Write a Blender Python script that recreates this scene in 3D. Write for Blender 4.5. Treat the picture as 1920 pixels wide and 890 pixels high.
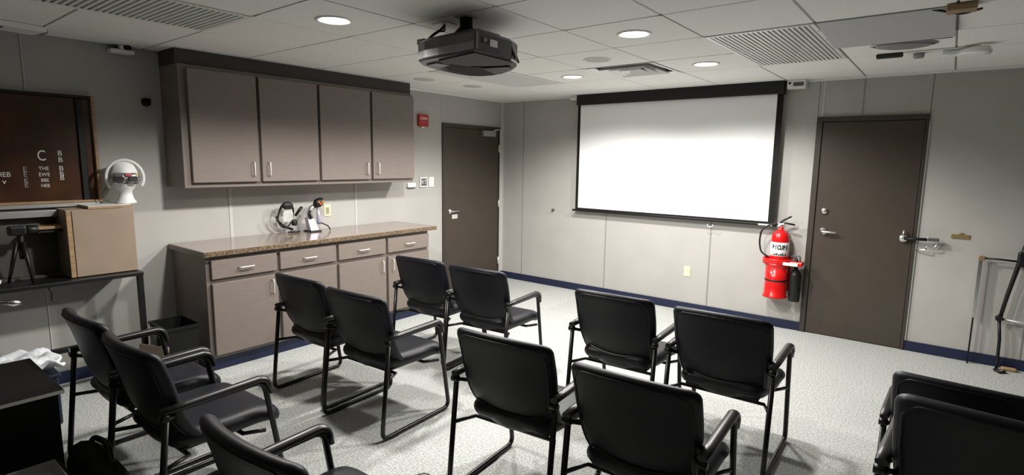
import bpy, bmesh, math, random
from mathutils import Vector, Matrix
random.seed(7)
PI = math.pi
for o in list(bpy.data.objects): bpy.data.objects.remove(o)
SC = bpy.context.scene
C = SC.collection

# ------------------------------------------------------------------ camera
CAM = Vector((4.9049, -5.9822, 1.6470))
YAW, PITCH, ROLL, FPX = -0.666723, -0.139104, 0.014130, 1034.67
fw = Vector((math.sin(YAW)*math.cos(PITCH), math.cos(YAW)*math.cos(PITCH), math.sin(PITCH)))
rt = Vector((math.cos(YAW), -math.sin(YAW), 0)); up = rt.cross(fw)
r2 = math.cos(ROLL)*rt + math.sin(ROLL)*up
u2 = -math.sin(ROLL)*rt + math.cos(ROLL)*up
cd = bpy.data.cameras.new('camera'); cam = bpy.data.objects.new('camera', cd); C.objects.link(cam)
m = Matrix((r2, u2, -fw)).transposed().to_4x4(); m.translation = CAM
cam.matrix_world = m
cd.sensor_fit = 'HORIZONTAL'; cd.sensor_width = 36; cd.lens = 36*FPX/1920
cd.clip_start = 0.05
SC.camera = cam
# ------------------------------------------------------------------ world / exposure
w = bpy.data.worlds.new('World'); SC.world = w; w.use_nodes = True
w.node_tree.nodes['Background'].inputs[0].default_value = (0.5, 0.5, 0.52, 1)
w.node_tree.nodes['Background'].inputs[1].default_value = 0.05
SC.view_settings.view_transform = 'Standard'; SC.view_settings.look = 'None'
SC.view_settings.gamma = 1; SC.view_settings.use_curve_mapping = False
SC.view_settings.exposure = 0.12
LAMP_W = 125.0; LAMP_CONE = 157; LAMP_BLEND = 0.38

# ------------------------------------------------------------------ materials
MATS = {}
def mat(name, col, rough=0.5, metal=0.0, var=0.0, vscale=20.0, bump=0.0, bscale=200.0, emit=None, spec=0.5,
        coat=0.0, col2=None, alpha=None, trans=0.0, stretch=None):
    if name in MATS: return MATS[name]
    M = bpy.data.materials.new(name); M.use_nodes = True
    nt = M.node_tree; b = nt.nodes['Principled BSDF']
    b.inputs['Base Color'].default_value = (*col, 1); b.inputs['Roughness'].default_value = rough
    b.inputs['Metallic'].default_value = metal; b.inputs['Specular IOR Level'].default_value = spec
    b.inputs['Coat Weight'].default_value = coat
    b.inputs['Transmission Weight'].default_value = trans
    tc = nt.nodes.new('ShaderNodeTexCoord'); src = tc.outputs['Object']
    if stretch:
        mp = nt.nodes.new('ShaderNodeMapping'); mp.inputs['Scale'].default_value = stretch
        nt.links.new(src, mp.inputs[0]); src = mp.outputs[0]
    if var or col2:
        n = nt.nodes.new('ShaderNodeTexNoise'); n.inputs['Scale'].default_value = vscale; n.inputs['Detail'].default_value = 4
        nt.links.new(src, n.inputs['Vector'])
        r = nt.nodes.new('ShaderNodeValToRGB')
        lo = tuple(c*(1-var) for c in col); hi = col2 if col2 else tuple(min(1, c*(1+var)) for c in col)
        r.color_ramp.elements[0].position = 0.35; r.color_ramp.elements[1].position = 0.65
        r.color_ramp.elements[0].color = (*lo, 1); r.color_ramp.elements[1].color = (*hi, 1)
        nt.links.new(n.outputs['Fac'], r.inputs[0]); nt.links.new(r.outputs[0], b.inputs['Base Color'])
    if bump:
        n2 = nt.nodes.new('ShaderNodeTexNoise'); n2.inputs['Scale'].default_value = bscale; n2.inputs['Detail'].default_value = 3
        nt.links.new(src, n2.inputs['Vector'])
        bp = nt.nodes.new('ShaderNodeBump'); bp.inputs['Strength'].default_value = bump; bp.inputs['Distance'].default_value = 0.004
        nt.links.new(n2.outputs['Fac'], bp.inputs['Height']); nt.links.new(bp.outputs[0], b.inputs['Normal'])
    if emit:
        b.inputs['Emission Color'].default_value = (*emit[0], 1); b.inputs['Emission Strength'].default_value = emit[1]
    if alpha is not None: b.inputs['Alpha'].default_value = alpha
    MATS[name] = M; return M

M_WALL = mat('wall_vinyl', (0.415, 0.402, 0.38), 0.55, var=0.03, vscale=3, bump=0.05, bscale=300)
M_DARKWALL = mat('dark_unseen_wall', (0.055, 0.038, 0.026), 0.5, var=0.2, vscale=6, stretch=(4, 4, .6))  # invented dark brown for the unseen walls, keeps bounced light down
M_STRIP = mat('seam_strip', (0.52, 0.51, 0.49), 0.4)
M_STRIPG = mat('grey_seam_strip', (0.25, 0.25, 0.245), 0.5)
M_GAP = mat('seam_gap', (0.16, 0.155, 0.15), 0.7)
M_TILE = mat('ceiling_tile', (0.87, 0.86, 0.83), 0.9, var=0.03, vscale=60, bump=0.25, bscale=160)
M_TEE = mat('ceiling_tee', (0.22, 0.22, 0.21), 0.5)
M_SLAB = mat('ceiling_slab', (0.20, 0.20, 0.19), 0.9)
M_NAVY = mat('navy_vinyl', (0.007, 0.012, 0.043), 0.45)
M_CAB = mat('taupe_laminate', (0.185, 0.152, 0.133), 0.42, var=0.04, vscale=8, stretch=(1, 1, 6))
M_CABD = mat('taupe_shadow_line', (0.06, 0.05, 0.045), 0.7)
M_CTOP = mat('brown_laminate', (0.23, 0.175, 0.14), 0.16, var=0.10, vscale=90, coat=0.3)
M_CEDGE = mat('speckled_edge', (0.075, 0.05, 0.03), 0.4, col2=(0.20, 0.145, 0.09), var=0.3, vscale=70)
M_DOOR = mat('bronze_door', (0.054, 0.041, 0.031), 0.38, var=0.05, vscale=5)
M_FRAME = mat('bronze_frame', (0.045, 0.036, 0.029), 0.4)
M_CHROME = mat('satin_chrome', (0.72, 0.71, 0.69), 0.25, 1.0)
M_NICKEL = mat('brushed_nickel', (0.74, 0.71, 0.66), 0.4, 0.45)
M_GREYMET = mat('grey_metal', (0.42, 0.42, 0.41), 0.4, 0.6)
M_SCREEN = mat('screen_fabric', (0.92, 0.92, 0.93), 0.85)
M_BLACK = mat('black_plastic', (0.006, 0.006, 0.0065), 0.42, spec=0.4)
M_BLACKM = mat('black_matte', (0.005, 0.005, 0.005), 0.75, spec=0.3)
M_TUBE = mat('black_powdercoat', (0.006, 0.006, 0.0065), 0.30, spec=0.4)
M_VINYL = mat('black_vinyl', (0.0070, 0.0074, 0.0112), 0.45, spec=0.32, bump=0.12, bscale=500, var=0.1, vscale=15)
M_ARM = mat('black_armpad', (0.010, 0.0098, 0.010), 0.36)
M_WHITE = mat('white_plastic', (0.80, 0.80, 0.78), 0.45)
M_WMETAL = mat('white_metal', (0.82, 0.82, 0.80), 0.35)
M_IVORY = mat('ivory_plastic', (0.70, 0.63, 0.44), 0.45)
M_IVORYD = mat('ivory_dark', (0.30, 0.26, 0.17), 0.5)
M_RED = mat('red_gloss', (0.60, 0.008, 0.008), 0.25, coat=0.3)
M_REDSIGN = mat('red_sign', (0.42, 0.02, 0.02), 0.5)
M_LABEL = mat('white_label', (0.78, 0.78, 0.76), 0.5)
M_INK = mat('ink', (0.02, 0.02, 0.02), 0.6)
M_GREY = mat('grey_plastic', (0.30, 0.30, 0.31), 0.5)
M_GREYD = mat('dark_grey', (0.09, 0.09, 0.095), 0.45)
M_SPK = mat('speaker_mesh', (0.55, 0.54, 0.51), 0.8, bump=0.3, bscale=600)
M_BEIGE = mat('beige_board', (0.30, 0.225, 0.165), 0.55, var=0.05, vscale=6)
M_TAN = mat('tan_wood', (0.34, 0.22, 0.12), 0.5, var=0.2, vscale=12, stretch=(1, 1, 8))
M_BROWN = mat('dark_brown_board', (0.055, 0.020, 0.007), 0.28, var=0.35, vscale=4)
M_LAV = mat('lavender_silver', (0.42, 0.40, 0.49), 0.35, 0.2)
M_ORANGE = mat('orange_plastic', (0.75, 0.18, 0.03), 0.4)
M_AMBER = mat('amber_lens', (0.75, 0.40, 0.04), 0.2)
M_PINK = mat('pink_lens', (0.50, 0.12, 0.12), 0.2)
M_CLEAR = mat('clear_plastic', (0.8, 0.8, 0.78), 0.08, alpha=0.35)
M_FOAM = mat('white_foam', (0.85, 0.85, 0.84), 0.7, bump=0.1, bscale=200)
M_CLOTH = mat('white_cloth', (0.72, 0.74, 0.78), 0.8, bump=0.4, bscale=40)
M_BRASS = mat('aged_brass', (0.40, 0.30, 0.14), 0.4, 0.7)
M_PROJ = mat('projector_shell', (0.014, 0.0135, 0.017), 0.28, coat=0.2)
M_PROJB = mat('projector_base', (0.04, 0.039, 0.036), 0.6)
M_PROJS = mat('projector_silver', (0.16, 0.155, 0.17), 0.3, 0.4)
M_LENS = mat('lamp_lens', (0.9, 0.9, 0.9), 0.5, emit=((1.0, 0.97, 0.92), 14.0))

def carpet_mat():
    M = bpy.data.materials.new('carpet'); M.use_nodes = True; nt = M.node_tree; N = nt.nodes; L = nt.links
    b = N['Principled BSDF']; b.inputs['Roughness'].default_value = 0.95; b.inputs['Specular IOR Level'].default_value = 0.15
    tc = N.new('ShaderNodeTexCoord')
    n1 = N.new('ShaderNodeTexNoise'); n1.inputs['Scale'].default_value = 85; n1.inputs['Detail'].default_value = 5; n1.inputs['Roughness'].default_value = 0.75
    L.new(tc.outputs['Object'], n1.inputs['Vector'])
    r = N.new('ShaderNodeValToRGB'); r.color_ramp.elements[0].position = 0.36; r.color_ramp.elements[1].position = 0.64
    r.color_ramp.elements[0].color = (0.25, 0.262, 0.255, 1); r.color_ramp.elements[1].color = (0.68, 0.695, 0.67, 1)
    L.new(n1.outputs['Fac'], r.inputs[0])
    # carpet squares, each laid with a slightly different tone
    br = N.new('ShaderNodeTexBrick'); br.offset = 0; br.inputs['Scale'].default_value = 1
    br.inputs['Brick Width'].default_value = 0.5; br.inputs['Row Height'].default_value = 0.5; br.inputs['Mortar Size'].default_value = 0.0
    br.inputs['Color1'].default_value = (0.93, 0.93, 0.93, 1); br.inputs['Color2'].default_value = (1, 1, 1, 1)
    L.new(tc.outputs['Object'], br.inputs['Vector'])
    mx = N.new('ShaderNodeMixRGB'); mx.blend_type = 'MULTIPLY'; mx.inputs[0].default_value = 1
    L.new(r.outputs[0], mx.inputs[1]); L.new(br.outputs['Color'], mx.inputs[2]); L.new(mx.outputs[0], b.inputs['Base Color'])
    bp = N.new('ShaderNodeBump'); bp.inputs['Strength'].default_value = 0.5; bp.inputs['Distance'].default_value = 0.004
    L.new(n1.outputs['Fac'], bp.inputs['Height']); L.new(bp.outputs[0], b.inputs['Normal'])
    return M
M_CARPET = carpet_mat()

# ------------------------------------------------------------------ mesh helpers
def BM(): return bmesh.new()
def box(bm, x0, x1, y0, y1, z0, z1, bev=0.0, seg=2, mtx=None):
    g = bmesh.ops.create_cube(bm, size=1)
    vs = g['verts']
    for v in vs:
        v.co = Vector(((x0+x1)/2 + v.co.x*(x1-x0), (y0+y1)/2 + v.co.y*(y1-y0), (z0+z1)/2 + v.co.z*(z1-z0)))
    if mtx is not None:
        for v in vs: v.co = mtx @ v.co
    if bev:
        es = list({e for v in vs for e in v.link_edges})
        bmesh.ops.bevel(bm, geom=es, offset=bev, segments=seg, affect='EDGES', profile=0.5)
    return bm
def tube(bm, pts, r, n=8, closed=False, flat=1.0, cap=True):
    """sweep a circle along pts; r may be a list"""
    P = [Vector(p) for p in pts]; k = len(P); rings = []
    prev = None
    for i in range(k):
        a = P[(i-1) % k] if (closed or i > 0) else P[i]
        c = P[(i+1) % k] if (closed or i < k-1) else P[i]
        t = (c-a).normalized()
        if prev is None:
            ref = Vector((0, 0, 1)) if abs(t.z) < 0.9 else Vector((1, 0, 0))
            nx = t.cross(ref).normalized()
        else:
            nx = (prev - t*prev.dot(t))
            nx = nx.normalized() if nx.length > 1e-6 else t.cross(Vector((0, 0, 1))).normalized()
        prev = nx; ny = t.cross(nx)
        rr = r[i] if isinstance(r, (list, tuple)) else r
        rings.append([bm.verts.new(P[i] + nx*rr*math.cos(2*PI*j/n) + ny*rr*flat*math.sin(2*PI*j/n)) for j in range(n)])
    m_ = k if closed else k-1
    for i in range(m_):
        A, B = rings[i], rings[(i+1) % k]
        for j in range(n):
            f = bm.faces.new((A[j], A[(j+1) % n], B[(j+1) % n], B[j])); f.smooth = True
    if cap and not closed:
        bm.faces.new(rings[0][::-1]); bm.faces.new(rings[-1])
    return bm
def fillet(pts, rad, seg=5):
    out = [Vector(pts[0])]
    for i in range(1, len(pts)-1):
        a, b, c = Vector(pts[i-1]), Vector(pts[i]), Vector(pts[i+1])
        d1 = (a-b); d2 = (c-b); R = rad[i-1] if isinstance(rad, (list, tuple)) else rad
        R = min(R, d1.length*0.49, d2.length*0.49)
        p, q = b + d1.normalized()*R, b + d2.normalized()*R
        for s in range(seg+1):
            t = s/seg; out.append((1-t)**2*p + 2*t*(1-t)*b + t*t*q)
    out.append(Vector(pts[-1])); return out
def lathe(bm, prof, n=24, c=(0, 0, 0), axis='z', cap=True):
    rings = []
    for (r, h) in prof:
        ring = []
        for j in range(n):
            a = 2*PI*j/n; x, y = r*math.cos(a), r*math.sin(a)
            p = {'z': (x, y, h), 'y': (x, h, y), 'x': (h, x, y)}[axis]
            ring.append(bm.verts.new(Vector(p)+Vector(c)))
        rings.append(ring)
    for A, B in zip(rings, rings[1:]):
        for j in range(n):
            f = bm.faces.new((A[j], A[(j+1) % n], B[(j+1) % n], B[j])); f.smooth = True
    if cap:
        bm.faces.new(rings[0][::-1]); bm.faces.new(rings[-1])
    return bm
def prism(bm, outline, z0, z1, scale_top=1.0):
    cx = sum(p[0] for p in outline)/len(outline); cy = sum(p[1] for p in outline)/len(outline)
    lo = [bm.verts.new((x, y, z0)) for x, y in outline]
    hi = [bm.verts.new((cx+(x-cx)*scale_top, cy+(y-cy)*scale_top, z1)) for x, y in outline]
    n = len(outline)
    bm.faces.new(lo[::-1]); bm.faces.new(hi)
    for i in range(n): bm.faces.new((lo[i], lo[(i+1) % n], hi[(i+1) % n], hi[i]))
    return bm
def slab(bm, a, b, t, rc, nx=16, nz=16, power=5.0, deform=None):
    """closed pillow: rounded rectangle 2a x 2b, thickness t; local (u along x, w along z), thickness along y"""
    def spac(n): return [math.sin(PI/2*(2*i/n-1)) for i in range(n+1)]
    U, W = spac(nx), spac(nz)
    def pt(u, v, side):
        x, z = u*a, v*b
        dx, dz = abs(x)-(a-rc), abs(z)-(b-rc)
        if dx > 0 and dz > 0:
            k = max(dx, dz)/math.hypot(dx, dz)
            x = math.copysign(a-rc+dx*k, x); z = math.copysign(b-rc+dz*k, z)
        ex = max(0, (abs(u)*a-(a-t*0.6))/(t*0.6)); ez = max(0, (abs(v)*b-(b-t*0.6))/(t*0.6))
        e = min(1.0, max(ex, ez))
        th = t/2*math.sqrt(max(0, 1-e*e))
        p = Vector((x, side*th, z))
        return deform(p, u, v) if deform else p
    F, R = [], []
    for j, v in enumerate(W):
        fr, rr = [], []
        for i, u in enumerate(U):
            edge = i in (0, nx) or j in (0, nz)
            f = bm.verts.new(pt(u, v, 0 if edge else 1)); fr.append(f)
            rr.append(f if edge else bm.verts.new(pt(u, v, -1)))
        F.append(fr); R.append(rr)
    for j in range(nz):
        for i in range(nx):
            f = bm.faces.new((F[j][i], F[j+1][i], F[j+1][i+1], F[j][i+1])); f.smooth = True
            f = bm.faces.new((R[j][i], R[j][i+1], R[j+1][i+1], R[j+1][i])); f.smooth = True
    return bm
def obj(name, bm, material, parent=None, label=None):
    me = bpy.data.meshes.new(name)
    bmesh.ops.recalc_face_normals(bm, faces=bm.faces)
    bm.to_mesh(me); bm.free(); me.materials.append(material)
    o = bpy.data.objects.new(name, me); C.objects.link(o)
    if parent: o.parent = parent
    if label: o['label'] = label
    return o
def tag(o, label, cat, group=None):
    o['label'] = label; o['category'] = cat
    if group: o['group'] = group
    return o
def thing(name, label, cat, loc=(0, 0, 0), rz=0.0, group=None):
    o = bpy.data.objects.new(name, None); C.objects.link(o); o.empty_display_size = 0.1
    o.location = loc; o.rotation_euler = (0, 0, rz)
    return tag(o, label, cat, group)
def struct(name, bm, material): 
    o = obj(name, bm, material); o['kind'] = 'structure'; return o
def part(name, mt, parent, fn, *a, label=None, **k):
    bm = BM(); fn(bm, *a, **k); return obj(name, bm, mt, parent, label)
def dup_mesh(src, name, parent, loc=(0, 0, 0), rot=None):
    o = bpy.data.objects.new(name, src.data); C.objects.link(o); o.parent = parent; o.location = loc
    if rot: o.rotation_euler = rot
    return o
def copy_tree(o, parent=None):
    c = o.copy(); C.objects.link(c); c.parent = parent
    for ch in list(o.children): copy_tree(ch, c)
    return c
def text_part(name, s, size, loc, rot, mt, parent, depth=0.0005, sx=1.0, bold=0.0):
    cu = bpy.data.curves.new(name, 'FONT'); cu.body = s; cu.size = size; cu.align_x = 'CENTER'; cu.align_y = 'CENTER'; cu.extrude = depth; cu.offset = bold
    tmp = bpy.data.objects.new(name+'_tmp', cu); C.objects.link(tmp)
    dg = bpy.context.evaluated_depsgraph_get(); dg.update()
    me = bpy.data.meshes.new_from_object(tmp.evaluated_get(dg)); bpy.data.objects.remove(tmp)
    me.materials.clear(); me.materials.append(mt)
    o = bpy.data.objects.new(name, me); C.objects.link(o); o.parent = parent
    o.location = loc; o.rotation_euler = rot; o.scale = (sx, 1, 1); return o

# ------------------------------------------------------------------ room shell
H = 2.44; RX = 6.75; RY = -8.6
floor = struct('floor', box(BM(), -0.1, RX+0.1, RY-0.1, 0.1, -0.1, 0), M_CARPET)
ceiling = struct('ceiling', box(BM(), -0.1, RX+0.1, RY-0.1, 0.1, H+0.14, H+0.2), M_SLAB)
D1 = (-1.16, -0.05, 2.085)     # door_1 frame in the left wall: y0, y1, top
D2 = (3.865, 4.72, 2.09)       # door_2 frame in the back wall: x0, x1, top
wall_back = struct('wall_back', box(BM(), -0.1, RX+0.1, 0.012, 0.1, 0, H+0.14), M_GAP)
wall_left = struct('wall_left', box(BM(), -0.1, -0.012, RY, 0.1, 0, H+0.14), M_GAP)
wall_right = struct('wall_right', box(BM(), RX, RX+0.1, RY, 0.0, 0, H+0.14), M_DARKWALL)
wall_rear = struct('wall_rear', box(BM(), 0, RX, RY-0.1, RY, 0, H+0.14), M_DARKWALL)

def panel_x(x0, x1, z0, z1): obj('wall_panel', box(BM(), x0+0.002, x1-0.002, 0, 0.0121, z0, z1), M_WALL, wall_back)
for a, b in ((0, .37), (.37, 1.655), (1.655, 2.93), (2.93, D2[0]), (D2[1], 5.49), (5.49, RX)):
    panel_x(a, b, 0, H)
panel_x(D2[0], 4.22, D2[2], H); panel_x(4.22, D2[1], D2[2], H)
for x, z0, z1, wd in ((.372, 0.09, H, .010), (1.657, .09, H, .012), (2.932, .09, H, .012), (3.905, D2[2]+.005, H, .016), (4.222, D2[2]+.005, H, .008), (5.492, .09, H, .01)):
    obj('seam_strip', box(BM(), x-wd/2, x+wd/2, -0.004, 0.001, z0, z1), M_STRIP if x in (3.905,) else M_STRIPG, wall_back)
def panel_y(y0, y1, z0, z1): obj('wall_panel', box(BM(), -0.0121, 0, y0+0.002, y1-0.002, z0, z1), M_WALL, wall_left)
for a, b in ((D1[1], 0.0), (-2.43, D1[0]), (-3.73, -2.43), (-5.03, -3.73), (-6.33, -5.03), (RY, -6.33)):
    panel_y(a, b, 0, H)
panel_y(D1[0], D1[1], D1[2], H)
for y, wd in ((-1.165, .010), (-2.43, .022), (-3.73, .026), (-5.03, .008), (-6.33, .02)):
    z0 = 0.1 if y < -1.2 else D1[2]+.005
    obj('seam_strip', box(BM(), -0.001, 0.005, y-wd/2, y+wd/2, z0, H), M_STRIP, wall_left)
obj('corner_strip', box(BM(), -0.001, 0.012, -0.04, -0.001, 0.09, H), M_STRIP, wall_left)
obj('corner_strip', box(BM(), 0.012, 0.03, -0.004, 0.001, 0.09, H), M_STRIP, wall_back)
# baseboards
struct('baseboard_back', box(box(BM(), 0.012, D2[0]-.002, -0.012, 0.0, 0, 0.09, .003), D2[1]+.002, RX, -0.012, 0.0, 0, 0.09, .003), M_NAVY)
struct('baseboard_left', box(box(BM(), 0, .012, RY, -4.24, 0, .09, .003), 0, .012, -1.90, D1[0]-.002, 0, .09, .003), M_NAVY)
struct('baseboard_right', box(BM(), RX-.012, RX, RY, -.013, 0, .09, .003), M_NAVY)
struct('baseboard_rear', box(BM(), .013, RX-.013, RY, RY+.012, 0, .09, .003), M_NAVY)
# light wall-angle trim under the ceiling
struct('trim_1', box(BM(), .02, 1.2, -.022, -.001, H-.02, H-.001), M_WMETAL)
struct('trim_2', box(BM(), 3.62, RX, -.022, -.001, H-.02, H-.001), M_WMETAL)
struct('trim_3', box(BM(), .001, .022, -1.9, -.025, H-.02, H-.001), M_WMETAL)

# ------------------------------------------------------------------ ceiling grid
GX = [1.05+0.634*k for k in range(-1, 9)]; GX = [0.0]+[x for x in GX if 0.05 < x < RX-.05]+[RX]
GY = [-1.07-0.65*k for k in range(-1, 11)]; GY = [0.0]+[y for y in GY if RY+.05 < y < -.05]+[RY]
special = {}
def cell(x, y):
    i = max(k for k in range(len(GX)-1) if GX[k] <= x); j = max(k for k in range(len(GY)-1) if GY[k] >= y)
    return i, j
tro = {cell(3.9, -1.3), cell(3.9, -2.0), cell(1.3, -1.3), cell(1.3, -2.0), cell(1.3, -4.5), cell(1.3, -5.2)}
dif = cell(2.6, -1.4); sag = cell(4.5, -2.1)
LIGHTS = [(2.0, -3.995), (3.267, -2.695), (3.267, -1.395), (2.0, -1.395), (2.0, -2.695)]
SPK = [(2.634, -2.045), (0.72, -1.395), (0.66, -2.045)]
hole = {cell(*p): p for p in LIGHTS}
tile_cache = {}
for i in range(len(GX)-1):
    for j in range(len(GY)-1):
        if (i, j) in tro or (i, j) == dif or (i, j) == sag: continue
        x0, x1, y1, y0 = GX[i]+.005, GX[i+1]-.005, GY[j]-.005, GY[j+1]+.005
        cx, cy = (x0+x1)/2, (y0+y1)/2
        if (i, j) in hole:       # tile with a round hole for the can
            px, py = hole[(i, j)]; bm = BM(); n = 32; inner, outer, it, ot = [], [], [], []
            for k in range(n):
                a = 2*PI*k/n; c, s = math.cos(a), math.sin(a)
                sc_ = 1/max(abs(c)/((x1-x0)/2), abs(s)/((y1-y0)/2))
                for lst, r, z in ((inner, .088, 0), (outer, sc_, 0), (it, .088, .015), (ot, sc_, .015)):
                    lst.append(bm.verts.new((r*c, r*s, z)))
            for k in range(n):
                l = (k+1) % n
                bm.faces.new((inner[k], inner[l], outer[l], outer[k])); bm.faces.new((it[k], ot[k], ot[l], it[l]))
                bm.faces.new((inner[k], it[k], it[l], inner[l])); bm.faces.new((outer[k], outer[l], ot[l], ot[k]))
            o = obj('ceiling_tile', bm, M_TILE, ceiling); o.location = (cx, cy, H)
            continue
        key = (round(x1-x0, 3), round(y1-y0, 3))
        if key not in tile_cache:
            o = obj('ceiling_tile', box(BM(), -key[0]/2, key[0]/2, -key[1]/2, key[1]/2, 0, .015, .003, 1), M_TILE, ceiling)
            tile_cache[key] = o
        else: o = dup_mesh(tile_cache[key], 'ceiling_tile', ceiling)
        o.location = (cx, cy, H)
for x in GX[1:-1]: obj('ceiling_tee', box(BM(), x-.011, x+.011, RY, 0, H+.003, H+.03), M_TEE, ceiling)
def in_tro(x0, x1, y):   # tees do not cross the long light fittings
    return False
for y in GY[1:-1]:
    for i in range(len(GX)-1):
        ja = cell((GX[i]+GX[i+1])/2, y+.05); jb = cell((GX[i]+GX[i+1])/2, y-.05)
        if ja in tro and jb in tro: continue
        obj('ceiling_tee', box(BM(), GX[i], GX[i+1], y-.011, y+.011, H+.003, H+.029), M_TEE, ceiling)

# recessed downlights
names = {0: 'lit round recessed downlight nearest the wall cabinets, left of the projector',
         1: 'lit round recessed downlight right of the projector, largest on the right side',
         2: 'lit round recessed downlight above the projection screen, beside the air diffuser',
         3: 'small lit round recessed downlight farthest back, by the top left of the screen',
         4: 'recessed downlight hidden behind the black ceiling projector',
         5: 'recessed downlight overhead, just above the top of the picture'}
for k, (x, y) in enumerate(LIGHTS):
    t = thing('recessed_downlight', names[k], 'ceiling light', (x, y, H), 0, 'recessed downlights')
    part('trim_ring', M_WMETAL, t, lathe, [(.088, .002), (.108, .001), (.108, -.005), (.100, -.009), (.084, -.004), (.078, .03), (.078, .05), (.088, .05), (.088, .002)], 32, cap=False)
    part('lens', M_LENS, t, lathe, [(.001, .018), (.077, .018), (.077, .004), (.05, -.004), (.001, -.007)], 32)
    ld = bpy.data.lights.new('lamp_glow', 'SPOT'); ld.energy = LAMP_W; ld.spot_size = math.radians(LAMP_CONE); ld.spot_blend = LAMP_BLEND
    ld.shadow_soft_size = 0.07; ld.color = (1.0, 0.975, 0.93)
    lo = bpy.data.objects.new('lamp_glow', ld); C.objects.link(lo); lo.parent = t; lo.location = (0, 0, -.085)
# speakers
for k, (x, y) in enumerate(SPK):
    t = thing('ceiling_speaker', ['round flush ceiling speaker in the tile beside the air diffuser', 'round flush ceiling speaker nearest the back corner above the brown door',
              'round flush ceiling speaker closest to the wall cabinets'][k], 'speaker', (x, y, H), 0, 'flush ceiling speakers')
    part('grille', M_SPK, t, lathe, [(.001, -.007), (.09, -.006), (.10, -.004), (.10, .0), (.001, .0)], 32)
    part('rim', M_WMETAL, t, lathe, [(.10, 0), (.112, 0), (.112, -.004), (.104, -.007), (.10, -.004)], 32, cap=False)
# troffers
def troffer(x0, x1, y0, y1, label, along, nb, lens_mat=M_WMETAL):
    t = thing('fluorescent_troffer', label, 'ceiling light', ((x0+x1)/2, (y0+y1)/2, H), 0, 'long unlit ceiling fittings')
    a, b = (x1-x0)/2-.004, (y1-y0)/2-.004
    bm = BM(); f = .028
    for q in ((-a, -a+f, -b, b), (a-f, a, -b, b), (-a+f, a-f, -b, -b+f), (-a+f, a-f, b-f, b)): box(bm, q[0], q[1], q[2], q[3], -.006, .012, .002, 1)
    obj('frame', bm, M_WMETAL, t)
    bm = BM(); box(bm, -a+f, a-f, -b+f, b-f, .085, .09); box(bm, -a+f-.004, -a+f, -b+f, b-f, .0, .09); box(bm, a-f, a-f+.004, -b+f, b-f, 0, .09)
    box(bm, -a+f, a-f, -b+f-.004, -b+f, 0, .09); box(bm, -a+f, a-f, b-f, b-f+.004, 0, .09)
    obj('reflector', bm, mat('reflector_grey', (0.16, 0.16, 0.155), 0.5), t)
    for s in (-.16, .16):
        part('tube_lamp', M_WHITE, t, tube, [(s*a/.3, -b+.04, .055), (s*a/.3, b-.04, .055)], .014, 8)
    first = None
    for k in range(nb):
        if along == 'y': bx_ = (-a+f+(k+.5)*(2*a-2*f)/nb, 0)
        else: bx_ = (0, -b+f+(k+.5)*(2*b-2*f)/nb)
        if first is None:
            bm = BM()
            if along == 'y': box(bm, -.0078, .0078, -b+f, b-f, -.005, .012, .001, 1)
            else: box(bm, -a+f, a-f, -.0085, .0085, -.005, .012, .001, 1)
            first = obj('louver_blade', bm, lens_mat, t); first.location = (*bx_, 0)
        else: dup_mesh(first, 'louver_blade', t, (*bx_, 0))
    return t
tR = troffer(GX[cell(3.9, -1.3)[0]], GX[cell(3.9, -1.3)[0]+1], -2.37, -1.07, 'long louvered ceiling fitting above the brown door on the right', 'y', 20)
bm = BM()
for k in range(4): lathe(bm, [(.006, -.007), (.006, -.005)], 8, (.302, -.45+k*.3, 0))
obj('rivet', bm, M_INK, tR)['kind'] = 'stuff'
troffer(GX[cell(1.3, -1.3)[0]], GX[cell(1.3, -1.3)[0]+1], -2.37, -1.07, 'long louvered ceiling fitting behind the projector', 'y', 20)
troffer(GX[cell(1.3, -1.3)[0]], GX[cell(1.3, -1.3)[0]+1], -5.62, -4.32, 'long louvered ceiling fitting at the top left, by the wall cabinets', 'x', 38)
# air diffuser
i, j = dif
t = thing('air_diffuser', 'square white air diffuser with dark vent slots, between two downlights', 'air vent', ((GX[i]+GX[i+1])/2, (GY[j]+GY[j+1])/2, H))
for k, s in enumerate((.312, .23, .165, .10)):
    s0 = s-.05 if k else s-.055
    lo, hi_ = (-.004, .03) if k else (-.003, .006)
    bm = BM(); ring_o = [(-s, -s), (s, -s), (s, s), (-s, s)]; ring_i = [(-s0, -s0), (s0, -s0), (s0, s0), (-s0, s0)]
    V = [[bm.verts.new((x, y, z)) for x, y in rg] for rg, z in ((ring_o, lo+.0 if k == 0 else lo-.008), (ring_i, hi_), (ring_i, hi_+.003), (ring_o, lo+.004 if k == 0 else lo-.004))]
    for A, B in ((0, 1), (1, 2), (2, 3), (3, 0)):
        for q in range(4): bm.faces.new((V[A][q], V[A][(q+1) % 4], V[B][(q+1) % 4], V[B][q]))
    obj('cone_ring' if k else 'frame', bm, M_WMETAL, t)
part('duct', M_GREY, t, box, -.30, .30, -.30, .30, .055, .06)
part('damper', M_GREYD, t, box, -.13, .13, -.02, .02, .012, .03, .004)

# ------------------------------------------------------------------ doors
def lever(parent, c, side, horiz, length=.12):
    """c: rose centre on the leaf; side: unit normal out of the leaf; horiz: lever direction"""
    n = Vector(side); h = Vector(horiz); c = Vector(c)
    g = BM(); 
    ax = 'x' if abs(n.x) > .5 else 'y'; s = n.x if ax == 'x' else n.y
    lathe(g, [(.001, 0), (.036, 0), (.036, s*.008), (.03, s*.016), (.014, s*.02), (.012, s*.05), (.001, s*.052)], 20, c, ax)
    r = obj('handle_rose', g, M_CHROME, parent)
    g = BM(); p0 = c+n*.048
    tube(g, [p0-h*.012, p0, p0+h*length*.5, p0+h*length*.9, p0+h*length], [.010, .013, .011, .009, .005], 10)
    obj('handle_lever', g, M_CHROME, r)
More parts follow.
